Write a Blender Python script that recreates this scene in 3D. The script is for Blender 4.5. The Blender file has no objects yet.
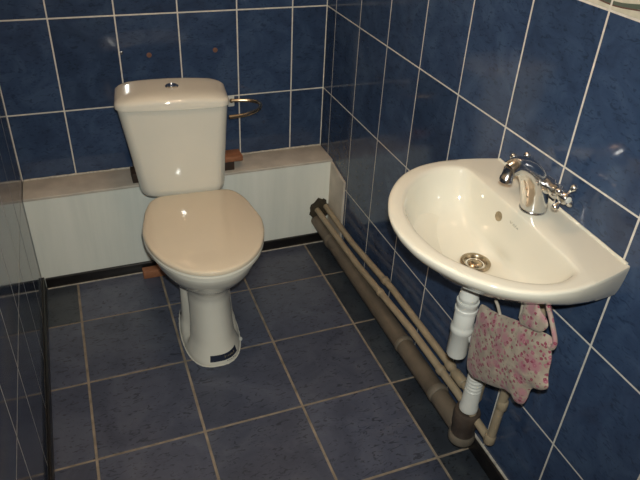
import bpy, bmesh, math, random
from mathutils import Vector, Matrix, Euler, noise
random.seed(7)
S = bpy.context.scene
COL = S.collection
PI = math.pi

# ------------------------------------------------------------------ camera
cam_d = bpy.data.cameras.new('camera')
cam_d.sensor_width = 36.0
cam_d.lens = 635.53 * 36.0 / 640.0
cam_d.clip_start = 0.02
cam = bpy.data.objects.new('camera', cam_d)
cam.location = (-0.8923, -2.1931, 1.4821)
cam.rotation_euler = (0.9825, -0.0459, -0.3643)
COL.objects.link(cam)
S.camera = cam
CAM_M = cam.rotation_euler.to_matrix()

def unpx(u, v, axis, val):
    """pixel of the 640x480 frame -> world point on the plane axis=val"""
    d = CAM_M @ Vector(((u - 320) / 635.53, -(v - 240) / 635.53, -1))
    c = Vector(cam.location)
    return c + d * ((val - c[axis]) / d[axis])

# ------------------------------------------------------------------ world, light, exposure
w = bpy.data.worlds.new('world'); S.world = w; w.use_nodes = True
w.node_tree.nodes['Background'].inputs[0].default_value = (0.9, 0.85, 0.8, 1)
w.node_tree.nodes['Background'].inputs[1].default_value = 0.02
# the camera's own flash, a few centimetres beside and above the lens
fl = bpy.data.lights.new('camera_flash', 'SPOT')
fl.energy = 66; fl.color = (1.0, 1.0, 0.93); fl.shadow_soft_size = 0.012
fl.spot_size = math.radians(92); fl.spot_blend = 1.0
flo = bpy.data.objects.new('camera_flash', fl); COL.objects.link(flo)
flo.location = Vector(cam.location) + CAM_M @ Vector((0.012, 0.045, 0.0))
flo.rotation_euler = cam.rotation_euler
S.view_settings.view_transform = 'Standard'
S.view_settings.look = 'None'
S.view_settings.gamma = 1
S.view_settings.use_curve_mapping = False
S.view_settings.exposure = 0.25
LAMP_STRENGTH = 44
LAMP_COLOR = (1.0, 0.66, 0.42)

# ------------------------------------------------------------------ material helpers
def new_mat(name):
    m = bpy.data.materials.new(name); m.use_nodes = True
    return m, m.node_tree, m.node_tree.nodes['Principled BSDF']

def N(nt, kind, **kw):
    n = nt.nodes.new(kind)
    for k, v in kw.items():
        if k in n.inputs: n.inputs[k].default_value = v
        else: setattr(n, k, v)
    return n

def ramp(nt, stops):
    r = nt.nodes.new('ShaderNodeValToRGB')
    el = r.color_ramp.elements
    while len(el) < len(stops): el.new(0.5)
    for e, (p, c) in zip(el, stops):
        e.position = p
        e.color = (c[0], c[1], c[2], 1) if len(c) == 3 else c
    return r

def simple(name, col, rough=0.5, metal=0.0, var=0.12, scale=30, coat=0.0, bump=0.0):
    m, nt, b = new_mat(name)
    tc = N(nt, 'ShaderNodeTexCoord')
    n = N(nt, 'ShaderNodeTexNoise', Scale=scale, Detail=4.0)
    nt.links.new(tc.outputs['Object'], n.inputs['Vector'])
    lo = [c * (1 - var) for c in col]; hi = [min(1, c * (1 + var)) for c in col]
    r = ramp(nt, [(0.3, lo), (0.7, hi)])
    nt.links.new(n.outputs['Fac'], r.inputs[0])
    nt.links.new(r.outputs[0], b.inputs['Base Color'])
    b.inputs['Roughness'].default_value = rough
    b.inputs['Metallic'].default_value = metal
    b.inputs['Coat Weight'].default_value = coat
    b.inputs['Coat Roughness'].default_value = 0.05
    if bump:
        bp = N(nt, 'ShaderNodeBump', Strength=bump, Distance=0.002)
        nt.links.new(n.outputs['Fac'], bp.inputs['Height'])
        nt.links.new(bp.outputs[0], b.inputs['Normal'])
    return m

def tile_material(name, dark, mid, light, rough, pits, scale, bump):
    m, nt, b = new_mat(name)
    tc = N(nt, 'ShaderNodeTexCoord'); oi = N(nt, 'ShaderNodeObjectInfo')
    off = N(nt, 'ShaderNodeVectorMath', operation='SCALE'); off.inputs[0].default_value = (7.3, 3.1, 5.7)
    mul = N(nt, 'ShaderNodeMath', operation='MULTIPLY'); mul.inputs[1].default_value = 13.0
    nt.links.new(oi.outputs['Random'], mul.inputs[0]); nt.links.new(mul.outputs[0], off.inputs['Scale'])
    add = N(nt, 'ShaderNodeVectorMath', operation='ADD')
    nt.links.new(tc.outputs['Object'], add.inputs[0]); nt.links.new(off.outputs[0], add.inputs[1])
    n1 = N(nt, 'ShaderNodeTexNoise', Scale=scale, Detail=5.0, Roughness=0.62, Distortion=0.9)
    nt.links.new(add.outputs[0], n1.inputs['Vector'])
    r1 = ramp(nt, [(0.25, dark), (0.5, mid), (0.78, light)])
    nt.links.new(n1.outputs['Fac'], r1.inputs[0])
    # fine dark pits and scratches
    mp = N(nt, 'ShaderNodeMapping'); mp.inputs['Scale'].default_value = (1.0, 2.2, 1.0)
    nt.links.new(add.outputs[0], mp.inputs['Vector'])
    n2 = N(nt, 'ShaderNodeTexNoise', Scale=scale * 5.5, Detail=3.0, Roughness=0.5, Distortion=1.4)
    nt.links.new(mp.outputs[0], n2.inputs['Vector'])
    r2 = ramp(nt, [(0.57, (0, 0, 0)), (0.66, (1, 1, 1))])
    nt.links.new(n2.outputs['Fac'], r2.inputs[0])
    pm = N(nt, 'ShaderNodeMath', operation='MULTIPLY'); pm.inputs[1].default_value = pits
    nt.links.new(r2.outputs[0], pm.inputs[0])
    mx = N(nt, 'ShaderNodeMix', data_type='RGBA'); 
    nt.links.new(pm.outputs[0], mx.inputs[0]); nt.links.new(r1.outputs[0], mx.inputs[6])
    mx.inputs[7].default_value = (dark[0] * .35, dark[1] * .35, dark[2] * .35, 1)
    # a little difference from tile to tile
    hv = N(nt, 'ShaderNodeHueSaturation')
    mr = N(nt, 'ShaderNodeMapRange'); mr.inputs['To Min'].default_value = 0.86; mr.inputs['To Max'].default_value = 1.12
    nt.links.new(oi.outputs['Random'], mr.inputs['Value']); nt.links.new(mr.outputs[0], hv.inputs['Value'])
    nt.links.new(mx.outputs[2], hv.inputs['Color']); nt.links.new(hv.outputs[0], b.inputs['Base Color'])
    b.inputs['Roughness'].default_value = rough
    b.inputs['IOR'].default_value = 1.5
    bp = N(nt, 'ShaderNodeBump', Strength=bump, Distance=0.001)
    nt.links.new(n1.outputs['Fac'], bp.inputs['Height']); nt.links.new(bp.outputs[0], b.inputs['Normal'])
    return m

M = {}
M['wall_tile'] = tile_material('blue_wall_tile', (0.023, 0.039, 0.083), (0.034, 0.060, 0.120), (0.056, 0.093, 0.166), 0.10, 0.45, 9, 0.05)
M['floor_tile'] = tile_material('slate_blue_floor_tile', (0.044, 0.052, 0.079), (0.068, 0.079, 0.115), (0.105, 0.117, 0.152), 0.30, 0.70, 7, 0.25)
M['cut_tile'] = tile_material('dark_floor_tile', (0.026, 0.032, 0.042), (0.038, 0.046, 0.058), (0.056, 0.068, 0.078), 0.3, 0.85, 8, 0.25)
M['wall_grout'] = simple('wall_grout', (0.62, 0.60, 0.54), 0.8, scale=60)
M['floor_grout'] = simple('floor_grout', (0.24, 0.20, 0.15), 0.9, var=0.3, scale=25)
M['paint'] = simple('wall_paint', (0.62, 0.60, 0.54), 0.8, scale=6, var=0.05)
M['ceiling'] = simple('ceiling_paint', (0.75, 0.74, 0.70), 0.9, scale=6, var=0.04)
M['ceramic'] = simple('white_ceramic', (0.66, 0.645, 0.56), 0.06, var=0.015, scale=5, coat=0.4)
M['basin'] = simple('basin_ceramic', (0.64, 0.62, 0.525), 0.07, var=0.015, scale=5, coat=0.4)
M['seat'] = simple('cream_seat_plastic', (0.64, 0.565, 0.435), 0.07, var=0.015, scale=5, coat=0.2)
M['chrome'] = simple('chrome', (0.66, 0.66, 0.65), 0.16, metal=1.0, var=0.05, scale=40)
M['brass'] = simple('worn_brass', (0.62, 0.50, 0.34), 0.25, metal=1.0, var=0.25, scale=50)
M['black'] = simple('black_skirting', (0.010, 0.009, 0.009), 0.35, var=0.4, scale=20)
M['sealant'] = simple('sealant', (0.48, 0.45, 0.38), 0.6, var=0.3, scale=80)
M['white_plastic'] = simple('white_plastic', (0.55, 0.565, 0.53), 0.35, var=0.04, scale=15)
M['brown_pipe'] = simple('brown_grey_pipe', (0.115, 0.094, 0.070), 0.45, var=0.25, scale=14, bump=0.2)
M['pipe_ring'] = simple('pipe_coupling_grey', (0.15, 0.13, 0.10), 0.5, var=0.2, scale=14)
M['dark_collar'] = simple('dark_brown_collar', (0.06, 0.045, 0.035), 0.5, var=0.25, scale=30)
M['beige_pipe'] = simple('beige_painted_pipe', (0.30, 0.245, 0.165), 0.4, var=0.12, scale=25)
M['wood'] = simple('reddish_wood', (0.30, 0.125, 0.06), 0.6, var=0.25, scale=35)
M['dark_wood'] = simple('dark_wood', (0.035, 0.02, 0.014), 0.7, var=0.3, scale=35)
M['mortar'] = simple('cement_lump', (0.035, 0.029, 0.018), 0.9, var=0.35, scale=60, bump=0.6)
M['rust'] = simple('rusty_plug', (0.16, 0.075, 0.045), 0.6, var=0.3, scale=200)
M['label'] = simple('label_navy', (0.010, 0.016, 0.035), 0.35, var=0.2, scale=60)
M['label_ink'] = simple('label_gold_ink', (0.24, 0.19, 0.11), 0.5, var=0.2, scale=90)
M['logo_ink'] = simple('logo_grey_ink', (0.34, 0.32, 0.26), 0.5, var=0.2, scale=90)
M['hole'] = simple('dark_hole', (0.02, 0.018, 0.015), 0.6, var=0.2, scale=90)
M['cord'] = simple('grey_cord', (0.30, 0.27, 0.22), 0.9, var=0.15, scale=120)
M['stain'] = simple('drain_metal', (0.46, 0.39, 0.29), 0.22, metal=1.0, var=0.3, scale=60)
M['door'] = simple('door_paint', (0.55, 0.53, 0.48), 0.5, var=0.04, scale=4)

def panel_material():
    m, nt, b = new_mat('white_boxing_paint')
    tc = N(nt, 'ShaderNodeTexCoord'); mp = N(nt, 'ShaderNodeMapping')
    mp.inputs['Scale'].default_value = (11, 11, 1.1); mp.inputs['Rotation'].default_value = (0, 0.10, 0)
    nt.links.new(tc.outputs['Object'], mp.inputs['Vector'])
    n = N(nt, 'ShaderNodeTexNoise', Scale=1.0, Detail=5.0, Roughness=0.6, Distortion=0.35)
    nt.links.new(mp.outputs[0], n.inputs['Vector'])
    r = ramp(nt, [(0.30, (0.66, 0.71, 0.65)), (0.55, (0.75, 0.79, 0.72)), (0.75, (0.81, 0.84, 0.77))])
    nt.links.new(n.outputs['Fac'], r.inputs[0]); nt.links.new(r.outputs[0], b.inputs['Base Color'])
    b.inputs['Roughness'].default_value = 0.55
    bp = N(nt, 'ShaderNodeBump', Strength=0.25, Distance=0.002)
    nt.links.new(n.outputs['Fac'], bp.inputs['Height']); nt.links.new(bp.outputs[0], b.inputs['Normal'])
    return m
M['panel'] = panel_material()
M['box_top'] = simple('lamplit_top_and_board_paint', (0.52, 0.48, 0.41), 0.6, var=0.14, scale=14)  # warm lamplight on the boxing top put into the colour; also the beige board

def border_material():
    m, nt, b = new_mat('border_tile_print')
    tc = N(nt, 'ShaderNodeTexCoord'); sp = N(nt, 'ShaderNodeSeparateXYZ')
    nt.links.new(tc.outputs['Object'], sp.inputs[0])
    def curve(base, amp, freq, phase, width):
        a = N(nt, 'ShaderNodeMath', operation='MULTIPLY_ADD'); a.inputs[1].default_value = freq; a.inputs[2].default_value = phase
        nt.links.new(sp.outputs['X'], a.inputs[0])
        s = N(nt, 'ShaderNodeMath', operation='SINE'); nt.links.new(a.outputs[0], s.inputs[0])
        c = N(nt, 'ShaderNodeMath', operation='MULTIPLY_ADD'); c.inputs[1].default_value = amp; c.inputs[2].default_value = base
        nt.links.new(s.outputs[0], c.inputs[0])
        d = N(nt, 'ShaderNodeMath', operation='SUBTRACT'); nt.links.new(sp.outputs['Y'], d.inputs[0]); nt.links.new(c.outputs[0], d.inputs[1])
        e = N(nt, 'ShaderNodeMath', operation='ABSOLUTE'); nt.links.new(d.outputs[0], e.inputs[0])
        f = N(nt, 'ShaderNodeMath', operation='LESS_THAN'); f.inputs[1].default_value = width; nt.links.new(e.outputs[0], f.inputs[0])
        return f
    n = N(nt, 'ShaderNodeTexNoise', Scale=40.0, Detail=3.0); nt.links.new(tc.outputs['Object'], n.inputs['Vector'])
    r = ramp(nt, [(0.35, (0.50, 0.50, 0.40)), (0.7, (0.66, 0.63, 0.52))]); nt.links.new(n.outputs['Fac'], r.inputs[0])
    prev = r.outputs[0]
    for args, colr in (((-0.023, 0.006, 31.1, 1.57, 0.0042), (0.10, 0.125, 0.10)),
                       ((-0.028, 0.004, 31.1, 1.57, 0.0012), (0.13, 0.07, 0.06)),
                       ((0.005, 0.012, 62.2, 0.6, 0.003), (0.09, 0.11, 0.085)),
                       ((0.030, 0.003, 31.1, 1.57, 0.003), (0.10, 0.125, 0.10))):
        f = curve(*args)
        mx = N(nt, 'ShaderNodeMix', data_type='RGBA'); mx.inputs[7].default_value = (*colr, 1)
        nt.links.new(f.outputs[0], mx.inputs[0]); nt.links.new(prev, mx.inputs[6]); prev = mx.outputs[2]
    nt.links.new(prev, b.inputs['Base Color']); b.inputs['Roughness'].default_value = 0.15
    return m
M['border'] = border_material()

def floral_material():
    m, nt, b = new_mat('floral_cotton')
    tc = N(nt, 'ShaderNodeTexCoord')
    ns = N(nt, 'ShaderNodeTexNoise', Scale=45.0, Detail=2.0); nt.links.new(tc.outputs['Object'], ns.inputs['Vector'])
    base = ramp(nt, [(0.35, (0.26, 0.215, 0.17)), (0.65, (0.35, 0.30, 0.235))]); nt.links.new(ns.outputs['Fac'], base.inputs[0])
    prev = base.outputs[0]
    def blot(scale, lo, hi, color, seed, rnd=1.0):
        nonlocal prev
        mp = N(nt, 'ShaderNodeMapping'); mp.inputs['Location'].default_value = (seed, seed * 1.7, seed * .6)
        nt.links.new(tc.outputs['Object'], mp.inputs['Vector'])
        dn = N(nt, 'ShaderNodeTexNoise', Scale=260.0, Detail=1.0); nt.links.new(mp.outputs[0], dn.inputs['Vector'])
        vm = N(nt, 'ShaderNodeVectorMath', operation='MULTIPLY_ADD'); vm.inputs[1].default_value = (0.004,) * 3
        nt.links.new(dn.outputs['Color'], vm.inputs[0]); nt.links.new(mp.outputs[0], vm.inputs[2])
        v = N(nt, 'ShaderNodeTexVoronoi', Scale=scale, Randomness=rnd); nt.links.new(vm.outputs[0], v.inputs['Vector'])
        r = ramp(nt, [(lo, (1, 1, 1)), (hi, (0, 0, 0))]); nt.links.new(v.outputs['Distance'], r.inputs[0])
        sx = N(nt, 'ShaderNodeSeparateColor'); nt.links.new(v.outputs['Color'], sx.inputs[0])
        gt = N(nt, 'ShaderNodeMath', operation='GREATER_THAN'); gt.inputs[1].default_value = 0.36; nt.links.new(sx.outputs[0], gt.inputs[0])
        mu = N(nt, 'ShaderNodeMath', operation='MULTIPLY'); nt.links.new(r.outputs[0], mu.inputs[0]); nt.links.new(gt.outputs[0], mu.inputs[1])
        mx = N(nt, 'ShaderNodeMix', data_type='RGBA'); mx.inputs[7].default_value = (*color, 1)
        nt.links.new(mu.outputs[0], mx.inputs[0]); nt.links.new(prev, mx.inputs[6]); prev = mx.outputs[2]
    blot(34, 0.28, 0.62, (0.31, 0.155, 0.17), 0.3)
    blot(75, 0.30, 0.40, (0.29, 0.10, 0.135), 1.1)
    blot(75, 0.06, 0.14, (0.40, 0.22, 0.22), 1.1)
    blot(100, 0.30, 0.38, (0.20, 0.035, 0.065), 2.3)
    blot(100, 0.06, 0.14, (0.30, 0.14, 0.14), 2.3)
    blot(110, 0.20, 0.28, (0.22, 0.20, 0.14), 4.1)
    nt.links.new(prev, b.inputs['Base Color']); b.inputs['Roughness'].default_value = 0.9
    b.inputs['Sheen Weight'].default_value = 0.1
    wv = N(nt, 'ShaderNodeTexNoise', Scale=700.0, Detail=1.0); nt.links.new(tc.outputs['Object'], wv.inputs['Vector'])
    bp = N(nt, 'ShaderNodeBump', Strength=0.3, Distance=0.0006); nt.links.new(wv.outputs['Fac'], bp.inputs['Height'])
    nt.links.new(bp.outputs[0], b.inputs['Normal'])
    return m
M['floral'] = floral_material()

# ------------------------------------------------------------------ mesh helpers
def mk(name, verts, faces, mat, parent=None, smooth=True, angle=40):
    me = bpy.data.meshes.new(name)
    me.from_pydata([tuple(v) for v in verts], [], faces)
    bm = bmesh.new(); bm.from_mesh(me)
    bmesh.ops.recalc_face_normals(bm, faces=bm.faces[:]); bm.to_mesh(me); bm.free()
    if smooth:
        me.polygons.foreach_set('use_smooth', [True] * len(me.polygons))
        me.set_sharp_from_angle(angle=math.radians(angle))
    me.materials.append(M[mat] if isinstance(mat, str) else mat)
    o = bpy.data.objects.new(name, me); COL.objects.link(o)
    if parent: o.parent = parent
    return o

def tag(o, label=None, cat=None, group=None, kind=None):
    if label: o['label'] = label
    if cat: o['category'] = cat
    if group: o['group'] = group
    if kind: o['kind'] = kind
    return o

def thing(name, label, cat, loc=(0, 0, 0), rz=0.0):
    o = bpy.data.objects.new(name, None); COL.objects.link(o)
    o.empty_display_size = 0.05
    o.location = loc; o.rotation_euler = (0, 0, rz)
    return tag(o, label, cat)

def box_geo(x0, x1, y0, y1, z0, z1, bev=0.0):
    bm = bmesh.new()
    bmesh.ops.create_cube(bm, size=1.0)
    for v in bm.verts:
        v.co = Vector((x0 + (v.co.x + .5) * (x1 - x0), y0 + (v.co.y + .5) * (y1 - y0), z0 + (v.co.z + .5) * (z1 - z0)))
    if bev > 0:
        bmesh.ops.bevel(bm, geom=bm.edges[:], offset=bev, segments=2, profile=0.5, affect='EDGES')
    vs = [v.co.copy() for v in bm.verts]; bm.verts.index_update()
    fs = [[v.index for v in f.verts] for f in bm.faces]; bm.free()
    return vs, fs

def box(name, x0, x1, y0, y1, z0, z1, mat, parent=None, bev=0.0, off=(0, 0, 0)):
    vs, fs = box_geo(x0, x1, y0, y1, z0, z1, bev)
    o = Vector(off)
    return mk(name, [v - o for v in vs], fs, mat, parent, smooth=bev > 0, angle=50)

def loft_geo(rings, cap0=True, cap1=True, vs=None, fs=None):
    vs = [] if vs is None else vs; fs = [] if fs is None else fs
    b0 = len(vs); n = len(rings[0])
    assert all(len(r) == n for r in rings)
    for r in rings: vs.extend(Vector(p) for p in r)
    for k in range(len(rings) - 1):
        for i in range(n):
            j = (i + 1) % n
            fs.append([b0 + k * n + i, b0 + k * n + j, b0 + (k + 1) * n + j, b0 + (k + 1) * n + i])
    if cap0: fs.append([b0 + i for i in range(n)][::-1])
    if cap1: fs.append([b0 + (len(rings) - 1) * n + i for i in range(n)])
    return vs, fs

def tube_geo(path, radii, n=16, cap=True, vs=None, fs=None):
    path = [Vector(p) for p in path]
    if not hasattr(radii, '__len__'): radii = [radii] * len(path)
    rings = []; u = None
    for i, p in enumerate(path):
        t = (path[min(i + 1, len(path) - 1)] - path[max(i - 1, 0)]).normalized()
        if u is None:
            a = Vector((0, 0, 1)) if abs(t.z) < .9 else Vector((1, 0, 0))
            u = t.cross(a).normalized()
        else:
            u = (u - t * u.dot(t)).normalized()
        v = t.cross(u)
        rings.append([p + (u * math.cos(2 * PI * k / n) + v * math.sin(2 * PI * k / n)) * radii[i] for k in range(n)])
    return loft_geo(rings, cap, cap, vs, fs)

def tube(name, path, radii, mat, parent=None, n=16, off=(0, 0, 0), angle=50):
    vs, fs = tube_geo(path, radii, n); o = Vector(off)
    return mk(name, [v - o for v in vs], fs, mat, parent, angle=angle)

def smooth_path(pts, per=8, closed=False):
    pts = [Vector(p) for p in pts]; out = []; n = len(pts)
    rng = range(n) if closed else range(n - 1)
    for i in rng:
        if closed: p0, p1, p2, p3 = pts[i - 1], pts[i], pts[(i + 1) % n], pts[(i + 2) % n]
        else: p0, p1, p2, p3 = pts[max(i - 1, 0)], pts[i], pts[i + 1], pts[min(i + 2, n - 1)]
        for k in range(per):
            t = k / per
            out.append(0.5 * ((2 * p1) + (-p0 + p2) * t + (2 * p0 - 5 * p1 + 4 * p2 - p3) * t * t + (-p0 + 3 * p1 - 3 * p2 + p3) * t ** 3))
    if not closed: out.append(pts[-1])
    return out

def lathe(name, prof, mat, parent=None, center=(0, 0, 0), axis='z', n=28, off=(0, 0, 0), angle=40):
    """prof: list of (radius, height)"""
    rings = []
    c = Vector(center); o = Vector(off)
    for r, h in prof:
        r = max(r, 1e-5); ring = []
        for k in range(n):
            a = 2 * PI * k / n; p = Vector((r * math.cos(a), r * math.sin(a), h))
            if axis == 'y': p = Vector((p.x, p.z, -p.y))
            if axis == 'x': p = Vector((p.z, p.y, -p.x))
            ring.append(c + p - o)
        rings.append(ring)
    vs, fs = loft_geo(rings)
    return mk(name, vs, fs, mat, parent, angle=angle)

def sstep(a, b, x):
    t = max(0, min(1, (x - a) / (b - a))); return t * t * (3 - 2 * t)

# ------------------------------------------------------------------ the room: dimensions from the tile grid
XL, YF, ZC = -1.1194, -2.65, 2.40          # left wall, wall behind the camera, ceiling
ZTOP = 1.223                               # top of the blue tiles
PITCH, HP = 0.2035, 0.3055
floor = box('floor', XL - .1, .1, YF - .1, .1, -0.08, -0.0022, 'floor_grout'); tag(floor, kind='structure')
wall_back = box('wall_back', XL - .1, .1, 0.0007, 0.1, -.08, ZC, 'wall_grout'); tag(wall_back, kind='structure')
wall_right = box('wall_right', 0.0007, 0.1, YF - .1, 0.0007, -.08, ZC, 'wall_grout'); tag(wall_right, kind='structure')
wall_left = box('wall_left', XL - .1, XL - 0.0003, YF - .1, 0.0007, -.08, ZC, 'wall_grout'); tag(wall_left, kind='structure')
wall_front = box('wall_front', XL - .1, .1, YF - .1, YF, -.08, ZC, 'paint'); tag(wall_front, kind='structure')
ceiling = box('ceiling', XL - .1, .1, YF - .1, .1, ZC, ZC + .08, 'ceiling'); tag(ceiling, kind='structure')
# painted plaster above the tiled dado
ZB = ZTOP + 0.084
box('plaster', XL, 0, 0.0, 0.0007, ZB, ZC, 'paint', wall_back)
box('plaster', -0.0002, 0.0007, YF, 0, ZB, ZC, 'paint', wall_right)
box('plaster', XL - .0007, XL + .0002, YF, 0, ZB, ZC, 'paint', wall_left)

TILE_CACHE = {}
def tile_mesh(wd, ht, mat, chamfer=0.0012, thick=0.004):
    key = (round(wd, 3), round(ht, 3), mat)
    if key not in TILE_CACHE:
        a, b, c = wd / 2, ht / 2, chamfer
        rings = [[(-a, -b, -thick), (a, -b, -thick), (a, b, -thick), (-a, b, -thick)],
                 [(-a, -b, -c), (a, -b, -c), (a, b, -c), (-a, b, -c)],
                 [(-a + c * .4, -b + c * .4, -c * .3), (a - c * .4, -b + c * .4, -c * .3), (a - c * .4, b - c * .4, -c * .3), (-a + c * .4, b - c * .4, -c * .3)],
                 [(-a + c, -b + c, 0), (a - c, -b + c, 0), (a - c, b - c, 0), (-a + c, b - c, 0)]]
        vs, fs = loft_geo(rings, False, True)
        me = bpy.data.meshes.new('tile'); me.from_pydata([tuple(v) for v in vs], [], fs)
        me.materials.append(M[mat]); TILE_CACHE[key] = me
    return TILE_CACHE[key]

def put_tile(parent, wd, ht, center, rot, mat, jitter=0.0014, name='tile'):
    o = bpy.data.objects.new(name, tile_mesh(wd, ht, mat)); COL.objects.link(o)
    o.parent = parent; o.location = center
    R = Euler(rot).to_matrix() @ Euler((random.uniform(-1, 1) * jitter, random.uniform(-1, 1) * jitter, 0)).to_matrix()
    o.rotation_euler = R.to_euler()
    return o

def spans(lines, lo, hi, minimum=0.012):
    ls = [lo] + [l for l in sorted(lines) if lo + minimum < l < hi - minimum] + [hi]
    return list(zip(ls[:-1], ls[1:]))

G = 0.0040                                   # wall grout width
zrows = spans([0.9175 - HP * k for k in range(0, 4)], 0.0, ZTOP)
# back wall: last vertical joint at x=-0.1314, pitch .2023
for (x0, x1) in spans([-0.1314 - 0.2023 * k for k in range(0, 6)], XL, 0.0):
    for (z0, z1) in zrows:
        if z1 < 0.36: continue               # hidden by the boxing
        put_tile(wall_back, x1 - x0 - G, z1 - z0 - G, ((x0 + x1) / 2, 0, (z0 + z1) / 2), (PI / 2, 0, 0), 'wall_tile')
    put_tile(wall_back, x1 - x0 - G, 0.08, ((x0 + x1) / 2, 0, ZTOP + .042), (PI / 2, 0, 0), 'border', name='border_tile')
# right wall
ycols = spans([-1.5107 + 0.204 * k for k in range(-5, 8)], -2.6, 0.0)
for (y0, y1) in ycols:
    for (z0, z1) in zrows:
        put_tile(wall_right, y1 - y0 - G, z1 - z0 - G, (0, (y0 + y1) / 2, (z0 + z1) / 2), (PI / 2, 0, -PI / 2), 'wall_tile')
    put_tile(wall_right, y1 - y0 - G, 0.08, (0, (y0 + y1) / 2, ZTOP + .042), (PI / 2, 0, -PI / 2), 'border', name='border_tile')
# left wall
lrows = spans([0.40, 0.40 + HP, 0.40 + 2 * HP], 0.045, ZTOP)
for (y0, y1) in spans([-0.985 + 0.204 * k for k in range(-8, 5)], -2.6, 0.0):
    for (z0, z1) in lrows:
        put_tile(wall_left, y1 - y0 - G, z1 - z0 - G, (XL, (y0 + y1) / 2, (z0 + z1) / 2), (PI / 2, 0, PI / 2), 'wall_tile')
    put_tile(wall_left, y1 - y0 - G, 0.08, (XL, (y0 + y1) / 2, ZTOP + .042), (PI / 2, 0, PI / 2), 'border', name='border_tile')
# floor
GF = 0.0075; SF = 0.2971
for (x0, x1) in spans([-1.002 + SF * k for k in range(0, 4)], XL, 0.0):
    for (y0, y1) in spans([-0.3721 - SF * k for k in range(-1, 8)], YF, -0.13):
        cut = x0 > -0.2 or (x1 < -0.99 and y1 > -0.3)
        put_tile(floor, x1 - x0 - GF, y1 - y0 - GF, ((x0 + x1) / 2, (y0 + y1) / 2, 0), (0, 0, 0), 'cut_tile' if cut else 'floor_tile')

# black skirting along the walls
BH = 0.055
bb = box('baseboard_back', XL + .012, -0.0, -0.150, -0.1385, 0.0, 0.042, 'black', bev=.002); tag(bb, kind='structure')
bs = box('sealant_line', XL + .014, -0.02, -0.1535, -0.150, 0.0, 0.003, 'sealant', bb)
bl = box('baseboard_left', XL, XL + .010, -2.6, -0.1385, 0.0, BH - .008, 'black', bev=.002); tag(bl, kind='structure')
br = box('baseboard_right', -0.012, 0.0, -2.6, -0.15, 0.0, BH, 'black', bev=.002); tag(br, kind='structure')
box('sealant_line', -0.006, 0.0, -2.6, -0.15, BH, BH + 0.004, 'sealant', br)

# door behind the camera (never in view, closes the room)
door = box('door_1', -0.95, -0.2, YF, YF + .035, 0.0, 2.0, 'door', bev=.004); tag(door, kind='structure')

# ------------------------------------------------------------------ boxing along the back wall
D, ZBX = 0.1383, 0.3715
bx_ = thing('pipe_boxing', 'low white painted boxing along the back wall behind the toilet', 'boxing', (-0.56, -0.07, 0))
o_ = (-0.56, -0.07, 0)
box('front_panel', XL + .001, -0.001, -D, -D + .012, 0.0, ZBX - .010, 'panel', bx_, off=o_)
box('top_board', XL + .001, -0.001, -D, -0.001, ZBX - .010, ZBX, 'box_top', bx_, bev=.0015, off=o_)
# ragged filler where the top meets the tiles
pts = []
for k in range(60):
    x = XL + .004 + k * (-XL - .008) / 59
    pts.append((x, -0.003, ZBX + .002 + .002 * noise.noise((x * 40, 0, 0))))
tube('filler_line', pts, [.003 + .002 * abs(noise.noise((p[0] * 30, 3, 0))) for p in pts], 'sealant', bx_, n=6, off=o_)
# painted board fixed to the right wall beside the boxing
vs = [(-.0005, -D - .001, .03), (-.0005, -.275, .03), (-.0005, -.275, .340), (-.0005, -D - .001, .362)]
vs = vs + [(-.009, y, z) for _, y, z in vs]
tag(mk('wall_board', vs, [[0, 1, 2, 3], [7, 6, 5, 4], [0, 4, 5, 1], [1, 5, 6, 2], [2, 6, 7, 3], [3, 7, 4, 0]], 'box_top', smooth=False),
    'small pale board on the right wall beside the white boxing', 'board')

# wooden blocks wedged behind the cistern and a batten on the floor
t = thing('wooden_wedge', 'reddish wooden wedge on the boxing right of the cistern', 'wood block', (-0.40, -0.09, ZBX))
box('top_strip', -.07, .044, -.035, .03, .036, .055, 'wood', t, bev=.002)
box('packing_block', -.07, .012, -.030, .03, 0.0, .036, 'dark_wood', t, bev=.002)
t = tag(box('dark_packing_block', -0.757, -0.69, -0.125, -0.06, ZBX, ZBX + .035, 'dark_wood', bev=.002),
        'dark wooden block on the boxing left of the cistern', 'wood block')
t = tag(box('wooden_batten', -0.768, -0.60, -0.196, -0.162, 0.0005, 0.032, 'wood', bev=.002),
        'short reddish wooden batten on the floor behind the toilet', 'wood batten')

# ------------------------------------------------------------------ screws in the back wall
sc = thing('wall_screw', 'shiny screw head in the back wall tile above the cistern', 'screw', (-0.731, 0, 0.797))
lathe('screw_head', [(0, 0), (.0055, 0), (.0052, .002), (.003, .0035), (0, .004)], 'chrome', sc, axis='y')
for c in sc.children: c.rotation_euler = (PI, 0, 0)
box('slot', -.004, .004, -.0043, -.0036, -.0006, .0006, 'hole', sc)
for x, z, lab in ((-0.642, 0.783, 'rusty plugged screw hole in the tile above the flush button'),
                  (-0.415, 0.785, 'rusty plugged screw hole in the tile above the roll holder')):
    p = thing('wall_plug', lab, 'wall plug', (x, 0, z)); p['group'] = 'old screw holes in the back wall'
    for nm, prof, mt in (('ring', [(.004, -.0002), (.0085, -.0002), (.0085, .0015), (.004, .0015)], 'rust'), ('core', [(0, -.0002), (.0042, -.0002), (.0042, .0007), (0, .0007)], 'hole')):
        o = lathe(nm, prof, mt, p, axis='y', n=16); o.rotation_euler = (PI, 0, 0)

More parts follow.
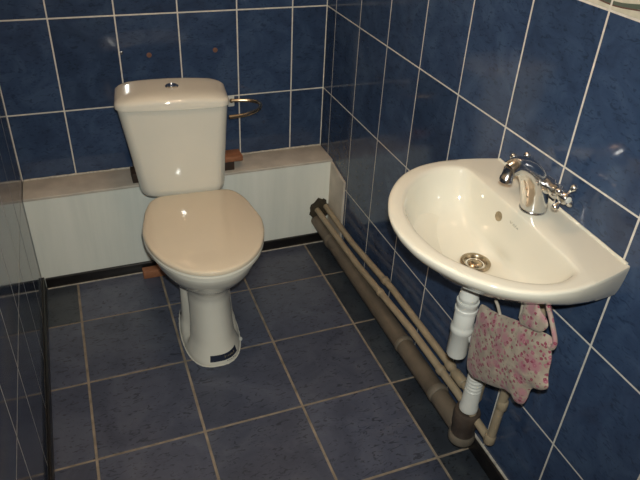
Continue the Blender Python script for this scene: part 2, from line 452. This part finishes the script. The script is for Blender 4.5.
# ------------------------------------------------------------------ toilet-roll holder
rh = thing('toilet_roll_holder', 'worn brass roll holder on the back wall right of the cistern', 'roll holder', (-0.365, 0, 0.597))
box('wall_plate', -.012, .012, -.006, 0, -.024, .018, 'white_plastic', rh, bev=.002)
tube('stem', [(0, 0, 0), (0, -.012, 0)], .008, 'brass', rh, n=12)
rod = smooth_path([(0, -.008, 0), (.035, -.013, 0), (.075, -.028, 0), (.094, -.062, 0), (.078, -.105, 0), (.04, -.136, 0), (0, -.150, 0), (-.045, -.152, 0)], 8)
tube('rod', rod, .0066, 'brass', rh, n=12)
lathe('end_cap', [(0, 0), (.007, 0), (.007, .008), (0, .009)], 'brass', rh, center=(-.045, -.152, 0), axis='x', n=12)

# ------------------------------------------------------------------ toilet
TO = Vector((-0.597, -0.50, 0))
toilet = thing('toilet', 'cream close-coupled toilet with closed lid in front of the boxing', 'toilet', TO, math.radians(-2.5))
PAN = [ # z, front y, back y, half width, exponent   (y in toilet space, 0 = origin)
    (0.000, -.226, .17, .094, 2.7), (0.012, -.226, .17, .094, 2.7), (0.030, -.217, .17, .089, 2.6), (0.060, -.203, .17, .081, 2.5),
    (0.110, -.188, .17, .079, 2.4), (0.170, -.175, .18, .078, 2.3), (0.215, -.170, .19, .080, 2.2), (0.250, -.178, .20, .088, 2.2),
    (0.275, -.200, .22, .102, 2.2), (0.300, -.230, .24, .124, 2.2), (0.330, -.262, .27, .146, 2.2), (0.360, -.287, .30, .162, 2.2),
    (0.390, -.303, .32, .172, 2.2), (0.405, -.307, .325, .174, 2.2), (0.411, -.302, .32, .170, 2.2)]
def pan_at(z):
    for a, b in zip(PAN[:-1], PAN[1:]):
        if a[0] <= z <= b[0]:
            f = (z - a[0]) / (b[0] - a[0]); return [a[k] + f * (b[k] - a[k]) for k in range(5)]
    return list(PAN[-1])
def pan_point(th, z, grow=0.0):
    _, yf, yb, hw, n = pan_at(z)
    yc, hl = (yf + yb) / 2, (yb - yf) / 2
    c, s = math.cos(th), math.sin(th)
    x = hw * math.copysign(abs(c) ** (2 / n), c); y = yc + hl * math.copysign(abs(s) ** (2 / n), s)
    zm = sstep(.012, .045, z) * (1 - sstep(.19, .26, z)); y0 = -.100 + .16 * z
    groove = sstep(y0 - .035, y0 + .005, y) * (1 - sstep(y0 + .015, y0 + .050, y))
    x *= 1 + zm * (.06 * sstep(y0 + .01, y0 + .05, y) - .30 * groove)
    x *= 1 - .14 * sstep(-.05, .15, y) * (1 - sstep(.05, .25, z)) - .32 * sstep(-.02, .16, y) * sstep(.27, .34, z)
    x += grow * c; y += grow * s
    return Vector((x, y, z))
NT = 96
zs = []
for a, b in zip(PAN[:-1], PAN[1:]):
    k = 3 if b[0] - a[0] > .02 else 2
    zs += [a[0] + (b[0] - a[0]) * i / k for i in range(k)]
zs.append(PAN[-1][0])
vs, fs = loft_geo([[pan_point(2 * PI * i / NT, z) for i in range(NT)] for z in zs])
mk('pan', vs, fs, 'ceramic', toilet, angle=60)
# sealant bead around the foot
bead = []
for i in range(120):
    th = 2 * PI * i / 120
    p = pan_point(th, 0.0, .002); p.z = .003; bead.append(p)
bead.append(bead[0])
tube('sealant_bead', bead, [.0022 + .0020 * noise.noise((i * .9, 0, 0)) for i in range(121)], 'ceramic', toilet, n=6)
lump = pan_point(math.radians(-22), .004, .004)
lathe('sealant_blob', [(0, -.004), (.006, -.002), (.006, .003), (.004, .007), (0, .008)], 'white_plastic', toilet, center=lump, n=12)
# fixing screws in the side recesses
for s in (-1, 1):
    o = lathe('fixing_screw', [(0, 0), (.0055, 0), (.005, .002), (0, .003)], 'hole', toilet, center=(0, 0, 0), axis='x', n=14)
    p = pan_point(PI if s < 0 else 0, .055); o.location = (p.x - s * 0.0005, .0, .055)
    o.rotation_euler = (0, 0, PI if s < 0 else 0)
# navy maker's label on the foot
def patch(name, th0, th1, z0, z1, mat, parent, nt=14, nz=3, grow=.0012):
    vs = []; fs = []
    for iz in range(nz + 1):
        for it in range(nt + 1):
            vs.append(pan_point(th0 + (th1 - th0) * it / nt, z0 + (z1 - z0) * iz / nz, grow))
    for iz in range(nz):
        for it in range(nt):
            a = iz * (nt + 1) + it; fs.append([a, a + 1, a + nt + 2, a + nt + 1])
    return mk(name, vs, fs, mat, parent)
lb = patch('maker_label', math.radians(259), math.radians(309), .018, .037, 'label', toilet)
lb['label'] = 'dark navy sticker with small gold print'
def at_lbl(u, v): return pan_point(math.radians(259 + 50 * u), .018 + .019 * v, .0020)
strokes = [[(.40, .35), (.40, .72), (.46, .60), (.41, .52)], [(.50, .40), (.53, .62), (.56, .40)], [(.59, .60), (.62, .38), (.65, .60)],
           [(.68, .38), (.68, .62)], [(.72, .62), (.72, .38), (.77, .38)], [(.80, .60), (.84, .60), (.80, .40), (.84, .40)]]
vs, fs = [], []
for st in strokes: tube_geo([at_lbl(*p) for p in st], .0008, 5, True, vs, fs)
mk('label_print', vs, fs, 'label_ink', lb)
vs, fs = [], []
for u in (.44, .52, .60, .70, .78):
    tube_geo([pan_point(math.radians(259 + 50 * u), .0140, .0015), pan_point(math.radians(259 + 50 * (u + .05)), .0140 + .002 * math.sin(u * 30), .0015)], .0009, 5, True, vs, fs)
mk('label_marks', vs, fs, 'label', lb)

# seat ring and lid
def seat_outline(inset, n=90):
    pts = []
    for i in range(n):
        a = 2 * PI * i / n; c, s = math.cos(a), math.sin(a)
        if s <= 0:   # front half
            x = (.179 - inset) * c; y = -.07 + (.253 - inset) * s
        else:        # back half: wide superellipse towards the hinge
            e = 2 / 9.0
            x = (.179 - inset) * math.copysign(abs(c) ** e, c) ; y = -.07 + (.198 - inset) * abs(s) ** e
            x *= 1 - .27 * max(0, (y + .07) / .198) ** 1.7
        pts.append((x, y))
    return pts
def seat_rings(spec):
    return [[(x, y, z + dome * (1 - min(1, (x / .18) ** 2 + ((y + .07) / .25) ** 2))) for x, y in seat_outline(ins)] for ins, z, dome in spec]
vs, fs = loft_geo(seat_rings([(.030, .413, 0), (.006, .413, 0), (.001, .417, 0), (.001, .425, 0), (.005, .4285, 0), (.030, .4290, 0)]))
mk('seat_ring', vs, fs, 'ceramic', toilet)
vs, fs = loft_geo(seat_rings([(.020, .4305, 0), (.004, .4305, 0), (.0, .434, 0), (.0, .441, 0), (.002, .4445, 0), (.006, .4465, 0), (.014, .4475, .004), (.05, .448, .006), (.10, .4485, .007), (.16, .449, .0075)]))
mk('lid', vs, fs, 'seat', toilet)
# cistern (turned a little more than the pan)
def rrect(hw, y0, y1, r, z, bulge=0.0, n=10):
    """rounded rectangle ring with a slightly bowed front"""
    pts = []
    cs = ((hw - r, y0 + r, -PI / 2), (hw - r, y1 - r, 0), (-hw + r, y1 - r, PI / 2), (-hw + r, y0 + r, PI))
    for cx, cy, a0 in cs:
        for k in range(n + 1):
            a = a0 + PI / 2 * k / n
            x = cx + r * math.cos(a); y = cy + r * math.sin(a)
            pts.append([x, y])
    # extra samples along the front edge so that it can bow
    out = []
    m = len(pts)
    for i in range(m):
        out.append(pts[i]); j = (i + 1) % m
        if i % (n + 1) == n:
            for k in range(1, 12): out.append([pts[i][0] + (pts[j][0] - pts[i][0]) * k / 12, pts[i][1] + (pts[j][1] - pts[i][1]) * k / 12])
    res = []
    for x, y in out:
        f = (y1 - y) / (y1 - y0)
        res.append(Vector((x, y - bulge * max(0, 1 - (x / hw) ** 2) * f, z)))
    return res
CROT = Matrix.Rotation(math.radians(-4.0), 3, 'Z'); CC = Vector((-.024, 0.165, 0))
def cplace(vs): return [CROT @ (v - Vector((0, .165, 0))) + CC + Vector((-.011 * (v.z - .44) / .3, 0, 0)) for v in vs]
Y0, Y1 = .143, .314
prof = [(.4295, .112, .016), (.4300, .120, .010), (.433, .128, .004), (.441, .1335, .001), (.458, .137, 0), (.55, .146, 0), (.65, .157, 0), (.727, .166, 0)]
rings = [rrect(hw, Y0 + ins, Y1 - ins, .032, z, .010) for z, hw, ins in prof]
vs, fs = loft_geo(rings); mk('cistern_tank', cplace(vs), fs, 'ceramic', toilet)
lidp = [(.7285, .163, .004, .006), (.7285, .169, -.003, .010), (.731, .171, -.006, .012), (.741, .171, -.006, .012), (.748, .168, -.003, .012), (.753, .160, .005, .011), (.757, .147, .016, .008), (.759, .12, .032, .004), (.760, .08, .05, .0)]
rings = [[Vector((p.x, p.y, p.z + (.011 * (1 - (p.x / .172) ** 2) if z > .735 else 0))) for p in rrect(hw, Y0 + ins, Y1 - ins * .6, .032 if ins < .02 else .026, z, bl_)] for z, hw, ins, bl_ in lidp]
vs, fs = loft_geo(rings); mk('cistern_lid', cplace(vs), fs, 'ceramic', toilet)
bpos = cplace([Vector((.004, .222, .7705))])[0]
fb = lathe('flush_button', [(0, -.003), (.0205, -.003), (.0205, .002), (.018, .0042), (.0155, .0042), (.0148, .0025), (0, .0025)], 'chrome', toilet, center=bpos)
vs, fs = [], []
for s in (-1, 1):
    loft_geo([[bpos + Vector((s * (.0012 + (.0125) * max(0, math.cos(a))), .0128 * math.sin(a), h)) for a in [-PI / 2 + PI * k / 14 for k in range(15)]] for h in (.0026, .0048)], True, True, vs, fs)
mk('button_halves', vs, fs, 'chrome', fb)
vs, fs = loft_geo([rrect(.09, Y0 + .03, Y1 - .03, .02, z) for z in (.409, .4298)])
mk('cistern_seat', cplace(vs), fs, 'ceramic', toilet)

# ------------------------------------------------------------------ washbasin
BC = Vector((0, -1.317, 0.832))               # middle of the back edge, top of the rim
basin = thing('washbasin', 'small D-shaped cream ceramic washbasin on the right wall', 'washbasin', BC)
basin.rotation_euler = (math.radians(2.0), 0, 0)
out_half = [(0.0, .213), (-.05, .226), (-.10, .235), (-.15, .238), (-.207, .229), (-.262, .200), (-.311, .150), (-.343, .095), (-.360, .047), (-.365, 0.0)]
in_half = [(-.098, 0.0), (-.0980, .10), (-.099, .165), (-.108, .194), (-.15, .207), (-.20, .198), (-.246, .169), (-.288, .123), (-.317, .068), (-.327, 0.0)]
def full(half, start_corner):
    if start_corner:
        p = smooth_path([(a, b, 0) for a, b in half], 6)
        q = [Vector((v.x, -v.y, 0)) for v in p[:-1]][::-1]
        return p + q
    p = smooth_path([(a, b, 0) for a, b in half], 6)
    q = [Vector((v.x, -v.y, 0)) for v in p[1:-1]][::-1]
    return p + q
OUT, INN = full(out_half, True), full(in_half, False)
CEN = Vector((-.185, 0, 0))
def cast(poly, ang):
    d = Vector((math.cos(ang), math.sin(ang), 0)); best = None; m = len(poly)
    for i in range(m):
        a = poly[i] - CEN; e = poly[(i + 1) % m] - poly[i]
        den = d.x * e.y - d.y * e.x
        if abs(den) < 1e-12: continue
        t = (a.x * e.y - a.y * e.x) / den; u = (a.x * d.y - a.y * d.x) / den
        if t > 0 and -1e-6 <= u <= 1 + 1e-6: best = t if best is None else max(best, t)
    return CEN + d * best
ca = math.atan2(.212, .185)
angs = sorted([2 * PI * k / 132 - PI for k in range(132)] + [ca, -ca, ca - .012, ca + .012, -ca + .012, -ca - .012])
O_ = [cast(OUT, a) for a in angs]; I_ = [cast(INN, a) for a in angs]
DR = Vector((-.163, .010, 0))                # drain centre
def oring(s, z):
    out = []
    for p in O_:
        d = -p.x
        out.append(Vector((p.x * s, p.y * (1 - (1 - s) * (.30 + .70 * min(1, d / .22))), z * (.80 + .45 * max(0, 1 - d / .22)))))
    return out
def iring(s, z):
    return [DR + (p - DR) * s + Vector((0, 0, z)) for p in I_]
def mixr(a, b, t): return [p.lerp(q, t) for p, q in zip(a, b)]
def circ(r, z): return [DR + Vector((r * math.cos(a), r * math.sin(a), z)) for a in angs]
under = []
for s, z in ((.30, -.165), (.48, -.140), (.64, -.110), (.76, -.082), (.83, -.066)):
    under.append([Vector((p.x * s if p.x < -.002 else p.x, p.y * (s + (1 - s) * .35 * max(0, 1 + p.x / .2)), z)) for p in O_])
rings = under + [oring(.885, -.058), oring(.925, -.050), oring(.960, -.038), oring(.988, -.022), oring(1.0, -.006), oring(.996, -.002), oring(.985, 0.0)]
rings += [mixr(oring(.985, 0), iring(1.06, 0), t_) for t_ in (.35, .7)]
rings += [iring(1.05, 0.0), iring(1.02, -.0012), iring(1.0, -.0045), iring(.985, -.010), iring(.955, -.024), iring(.91, -.045), iring(.84, -.070), iring(.73, -.092), mixr(iring(.58, -.106), circ(.075, -.106), .35), mixr(iring(.42, -.1135), circ(.058, -.1135), .6)]
rings += [mixr(iring(.30, -.1165), circ(.048, -.1165), .8), circ(.040, -.1185), circ(.033, -.1200), circ(.030, -.124)]
vs, fs = loft_geo(rings)
mk('bowl', vs, fs, 'basin', basin, angle=55)
dr = lathe('drain', [(.010, -.012), (.0325, -.002), (.0325, .0012), (.030, .0026), (.024, .0016), (.0205, -.004), (.0195, -.010), (.010, -.011)], 'stain', basin, center=DR + Vector((0, 0, -.1192)))
lathe('plug', [(0, -.006), (.013, -.006), (.0165, -.003), (.013, .0), (.006, .0015), (0, .002)], 'stain', dr, center=DR + Vector((0, 0, -.1195)))
# overflow hole and logo on the back slope of the bowl
def back_slope(y, s):
    """point and normal on the rear wall of the bowl"""
    ks = [(1.0, -.0045), (.985, -.010), (.955, -.024), (.91, -.045), (.84, -.070), (.73, -.092)]
    for (s0, z0), (s1, z1) in zip(ks[:-1], ks[1:]):
        if s1 <= s <= s0:
            z = z1 + (z0 - z1) * (s - s1) / (s0 - s1)
            x = DR.x + (-.0985 - DR.x) * s
            dx = (-.0985 - DR.x) * (s0 - s1); dz = z0 - z1
            n = Vector((-dz, 0, dx)).normalized(); return Vector((x, y, z)), n
ovp, ovn = back_slope(.045, .93)
ov = lathe('overflow_ring', [(.0075, -.001), (.0105, -.001), (.0105, .0012), (.0075, .0012)], 'stain', basin, n=24)
ov.location = ovp; ov.rotation_euler = ovn.to_track_quat('Z', 'Y').to_euler()
oh = lathe('overflow_hole', [(0, -.001), (.0078, -.001), (.0078, .0004), (0, .0004)], 'logo_ink', ov, n=24)
vs, fs = [], []
for st in ([(.010, .955), (.006, .945), (.002, .955)], [(-.001, .945), (-.004, .955), (-.006, .945)], [(-.009, .945), (-.011, .957)], [(-.014, .945), (-.017, .953), (-.018, .945)]):
    pp = []
    for y, s in st:
        p, n_ = back_slope(y, s); pp.append(p + n_ * .0004)
    tube_geo(pp, .0007, 5, True, vs, fs)
mk('logo', vs, fs, 'logo_ink', basin)
# sealant between basin and tiles
tube('sealant_bead', [(-.002, .206 - .412 * k / 20, .001) for k in range(21)], [.0035 + .0012 * noise.noise((k * 1.7, 0, 0)) for k in range(21)], 'basin', basin, n=8)

# ------------------------------------------------------------------ mixer tap
TB = Vector((-.057, -1.312, .832))
tap = thing('mixer_tap', 'chrome mixer tap with cross handles on the washbasin', 'tap', TB)
lathe('base_flange', [(0, 0), (.028, 0), (.028, .003), (.0255, .006), (0, .006)], 'chrome', tap)
body = [(.002, 0, .004), (-.004, 0, .03), (-.010, 0, .052), (-.020, 0, .074), (-.036, 0, .093), (-.054, 0, .1045), (-.069, 0, .1075), (-.082, 0, .1015)]
rad = [.0270, .0275, .0280, .0270, .0235, .0200, .0180, .0170]
bp_ = smooth_path(body, 6)
rr = [rad[min(int(i / 6), 7)] + (rad[min(int(i / 6) + 1, 7)] - rad[min(int(i / 6), 7)]) * ((i % 6) / 6) for i in range(len(bp_))]
tube('spout_body', bp_, rr, 'chrome', tap, n=24)
tip = Vector((-.079, 0, .098))
tube('aerator', [tip + Vector((0, 0, .008)), tip + Vector((-.004, 0, -.012)), tip + Vector((-.0045, 0, -.0135)), tip + Vector((-.006, 0, -.022))], [.0125, .0125, .0138, .0132], 'chrome', tap, n=20)
for s in (-1, 1):
    prof = [(.0, .014), (.0165, .014), (.0165, .030), (.0125, .034), (.0125, .044), (.0150, .046), (.0150, .054), (.009, .058), (.0085, .066), (0, .066)]
    vl = lathe('valve_stem', prof, 'chrome', tap, n=20, axis='y')
    vl.location = (0, 0, .068)
    if s < 0: vl.rotation_euler = (0, 0, PI)
    hy = s * .074
    hd = lathe('cross_handle', [(0, -.012), (.0105, -.012), (.0125, -.006), (.0125, .006), (.0095, .010), (0, .0115)], 'chrome', tap, axis='y', n=20)
    hd.location = (0, hy, .068); hd.rotation_euler = (0, math.radians(48), 0 if s > 0 else PI)
    for k in range(4):
        a = PI / 2 * k; dx, dz = math.cos(a), math.sin(a)
        pth = [Vector((dx, 0, dz)) * q for q in (.006, .014, .018, .021, .025, .029, .0315)]
        tube('arm', pth, [.0045, .0036, .0042, .0066, .0076, .0060, .0012], 'chrome', hd, n=12)
    lathe('index_button', [(0, 0), (.0065, 0), (.006, .002), (0, .0028)], 'white_plastic', hd, center=(0, .0112, 0), axis='y', n=16)

# ------------------------------------------------------------------ bottle trap and flexible waste hose
TX, TY = BC.x + DR.x, BC.y + DR.y
tp = thing('bottle_trap', 'white plastic bottle trap under the washbasin with corrugated hose', 'waste trap', (TX, TY, .44))
to = (TX, TY, .44)
lathe('tailpipe', [(0, 0), (.0205, 0), (.0205, .020), (.0220, .022), (.0220, .030), (.0205, .032), (.0205, .08), (0, .08)], 'white_plastic', tp, center=(0, 0, .158))
lathe('top_nut', [(.010, 0), (.0255, 0), (.0255, .008), (.0235, .010), (.0235, .018), (.0250, .020), (.0250, .028), (.010, .028)], 'white_plastic', tp, center=(0, 0, .146), n=24)
lathe('trap_neck', [(0, 0), (.0235, 0), (.0235, .040), (.0205, .046), (.0205, .054), (0, .054)], 'white_plastic', tp, center=(0, 0, .100))
lathe('trap_bottle', [(0, 0), (.018, 0), (.0225, .003), (.0238, .010), (.0238, .072), (.0262, .075), (.0262, .088), (.0238, .091), (.0238, .094), (0, .094)], 'white_plastic', tp, center=(0, 0, .012))
HX, HY = -.064, -1.282                        # where the hose drops into the waste pipe
hp = smooth_path([(TX + .012, TY - .004, .515), (TX + .040, TY - .012, .520), (HX - .012, TY - .012, .50), (HX - .004, TY + .004, .45), (HX - .002, HY, .39), (HX - .001, HY, .34), (HX, HY, .275)], 14)
rad = [.0165 + .0022 * math.sin(i * 2 * PI / 3.0) for i in range(len(hp))]
# resample so that every ridge is shown
fine = []
for a, b in zip(hp[:-1], hp[1:]):
    fine += [a, a.lerp(b, .5)]
fine.append(hp[-1])
L = 0; rad = []
for i, p in enumerate(fine):
    if i: L += (p - fine[i - 1]).length
    rad.append(.0195 + .0024 * math.sin(L * 2 * PI / .0115))
tube('corrugated_hose', fine, rad, 'white_plastic', tp, n=18, off=to, angle=80)
lathe('hose_spigot', [(0, 0), (.0245, 0), (.0245, .012), (.0225, .015), (.0215, .068), (.0190, .074), (0, .074)], 'white_plastic', tp, center=(HX - TX, HY - TY, .206 - .44))

# ------------------------------------------------------------------ waste pipe
PX, PZ = -.052, .100
wp = thing('waste_pipe', 'brown-grey waste pipe along the right wall under the washbasin', 'pipe', (PX, -.72, 0))
wo = (PX, -.72, 0)
tube('pipe', [(PX, -D - .001, PZ + .004), (PX, -.7, PZ), (PX, HY + .01, PZ - .002)], .0285, 'brown_pipe', wp, n=24, off=wo)
for y, ln in ((-.30, .02), (-.915, .016), (-1.13, .022)):
    lathe('coupling', [(.02, 0), (.0298, 0), (.0315, .003), (.0315, ln - .003), (.0298, ln), (.02, ln)], 'pipe_ring', wp, center=(0, y + .72 - ln / 2, PZ + .001), axis='y', n=24)
lathe('tee_foot', [(0, 0), (.028, 0), (.0345, .006), (.0360, .012), (.0360, .024), (.0335, .030), (.0315, .034), (0, .034)], 'pipe_ring', wp, center=(HX - PX, HY + .72, .082), n=28)
lathe('socket', [(.0, 0), (.0315, 0), (.0320, .030), (.0345, .034), (.0345, .056), (.0355, .060), (.0355, .076), (.033, .082), (.0250, .083), (.0250, .07), (0, .07)], 'dark_collar', wp, center=(HX - PX, HY + .72, .116), n=28)
# ------------------------------------------------------------------ two water pipes
def water_pipe(label, pts, fittings, rad_):
    w_ = thing('water_pipe', label, 'pipe', (pts[0][0], -.72, 0)); w_['group'] = 'water pipes above the waste pipe'
    off = (pts[0][0], -.72, 0)
    path = []
    n = len(pts)
    for i, p in enumerate(pts):   # round the corners
        p = Vector(p)
        if 0 < i < n - 1:
            a = Vector(pts[i - 1]); b = Vector(pts[i + 1]); da = (a - p).normalized(); db = (b - p).normalized()
            if da.angle(db) < 2.6:
                r = .018
                for k in range(7):
                    t_ = k / 6; path.append((p + da * r) * (1 - t_) ** 2 + p * 2 * t_ * (1 - t_) + (p + db * r) * t_ ** 2)
                continue
        path.append(p)
    tube('pipe', path, rad_, 'beige_pipe', w_, n=16, off=off)
    for q, d, ln, r in fittings:
        q = Vector(q); d = Vector(d).normalized()
        tube('fitting', [q - d * ln / 2, q - d * (ln / 2 - .003), q + d * (ln / 2 - .003), q + d * ln / 2], [r - .002, r, r, r - .002], 'beige_pipe', w_, n=16, off=off)
    return w_
ydir = (0, -1, .04)
water_pipe('lower beige water pipe, bending up by the floral bag', [(-.060, -D - .001, .158), (-.060, -.55, .164), (-.059, -.95, .197), (-.056, -1.22, .194), (-.050, -1.372, .176), (-.046, -1.374, .42), (-.034, -1.395, .56), (-.034, -1.395, .66)],
           [((-.060, -.74, .180), ydir, .018, .0135), ((-.0575, -1.13, .1955), ydir, .02, .0140), ((-.050, -1.370, .182), (0, 0, 1), .03, .0145), ((-.046, -1.374, .31), (0, 0, 1), .03, .0135)], .0112)
water_pipe('upper beige water pipe, running closest to the right wall tiles', [(-.024, -D - .001, .168), (-.024, -.42, .166), (-.024, -.75, .196), (-.024, -1.10, .198), (-.024, -1.262, .194), (-.024, -1.264, .30), (-.022, -1.365, .40), (-.022, -1.368, .66)],
           [((-.024, -.70, .192), ydir, .022, .0140), ((-.024, -1.125, .198), ydir, .025, .0145), ((-.024, -1.175, .1965), ydir, .05, .0160)], .0112)
# cement lump where the pipes leave the boxing
bm = bmesh.new(); bmesh.ops.create_icosphere(bm, subdivisions=3, radius=1)
for v in bm.verts:
    k = 1 + .35 * noise.noise(v.co * 2.3)
    v.co = Vector((v.co.x * .040 * k - .046, v.co.y * .010 * k - D - .003, v.co.z * .052 * k + .150))
bm.verts.index_update()
vs = [v.co.copy() for v in bm.verts]; fs = [[v.index for v in f.verts] for f in bm.faces]; bm.free()
tag(mk('cement_patch', vs, fs, 'mortar'), 'rough dark cement patch where the pipes enter the boxing', 'cement')

# ------------------------------------------------------------------ floral bag hanging under the basin
BX = -.148
bag_px = [(482, 304), (489, 309), (498, 313), (508, 317), (519, 321), (530, 326), (541, 331), (549, 335), (553, 341), (551, 350), (551, 360), (549, 370), (548, 380), (548, 388),
          (541, 390), (534, 388), (530, 391), (527, 399), (523, 404), (518, 403), (513, 396), (506, 390), (498, 388), (490, 385), (481, 381), (473, 377), (468, 369), (468, 358), (470, 346), (472, 334), (476, 322), (478, 312)]
poly = [unpx(u, v, 0, BX) for u, v in bag_px]
cen = unpx(510, 354, 0, BX)
bag = thing('floral_bag', 'pink floral cotton pouch hanging under the washbasin beside the trap', 'bag', (BX, cen.y, min(p.z for p in poly)))
bo = Vector(bag.location)
ring0 = smooth_path(poly, 3, closed=True)
def pillow(name, ring, c, thick, mat, parent, off, wr=1.0):
    n = len(ring); vs = []; fs = []
    ss = [1.0, .97, .9, .8, .66, .5, .34, .18]
    for side in (-1, 1):
        base = len(vs)
        for s in ss:
            bulge = thick * (1 - s ** 3) ** .55
            for p in ring:
                q = c + (p - c) * s
                wv = (.004 * noise.noise((q.y * 34, q.z * 16, 1.3)) + .0025 * noise.noise((q.y * 70, q.z * 60, 4.0))) * wr * min(1, (1 - s) * 6 + .25)
                q = Vector((c.x + side * bulge + wv, q.y, q.z)); vs.append(q - off)
        for k in range(len(ss) - 1):
            for i in range(n):
                j = (i + 1) % n
                fs.append([base + k * n + i, base + k * n + j, base + (k + 1) * n + j, base + (k + 1) * n + i])
        fs.append([base + (len(ss) - 1) * n + i for i in range(n)])
    # join the two halves along the seam
    m = len(ss) * n
    for i in range(n):
        j = (i + 1) % n; fs.append([i, j, m + j, m + i])
    return mk(name, vs, fs, mat, parent, angle=70)
pillow('pouch', ring0, cen, .017, 'floral', bag, bo)
ear_px = [(526, 303), (537, 303), (541, 311), (547, 321), (547, 328), (540, 332), (531, 329), (521, 324), (520, 317), (523, 310)]
ear = smooth_path([unpx(u, v, 0, BX - .016) for u, v in ear_px], 4, closed=True)
ec = unpx(534, 319, 0, BX - .016)
pillow('flap', ear, ec, .007, 'floral', bag, bo, .5)
def cordp(pts, x=BX): return [unpx(u, v, 0, x) for u, v in pts]
def up(p, z): return Vector((p.x + .03, p.y, z))
for pts, r in (([(496, 300), (498, 306), (500, 315)], .0035), ([(524, 300), (522, 308), (520, 318)], .003)):
    q = cordp(pts, BX - .002); q = [q[0] + Vector((.004, 0, .014))] + q
    tube('drawstring', smooth_path(q, 5), r, 'cord', bag, n=8, off=bo)
q = cordp([(548, 303), (551, 318), (554, 333), (555, 343), (552, 348), (549, 345)], BX - .004)
tube('drawstring', smooth_path([q[0] + Vector((.004, 0, .014))] + q, 6), .0046, 'floral', bag, n=8, off=bo)

# ------------------------------------------------------------------ ceiling lamp (its light is in the globe)
m, nt, b = new_mat('lamp_glass')
b.inputs['Base Color'].default_value = (1, .9, .75, 1); b.inputs['Emission Color'].default_value = (*LAMP_COLOR, 1); b.inputs['Emission Strength'].default_value = LAMP_STRENGTH
M['lamp'] = m
lp = thing('ceiling_lamp', 'warm globe lamp on the ceiling above the floor', 'lamp', (-.62, -1.10, ZC))
lathe('ceiling_rose', [(0, 0), (.06, 0), (.055, -.03), (0, -.03)], 'white_plastic', lp)
lathe('globe', [(.02, -.028), (.05, -.04), (.075, -.07), (.085, -.105), (.075, -.14), (.05, -.168), (.02, -.18), (0, -.182)], 'lamp', lp)
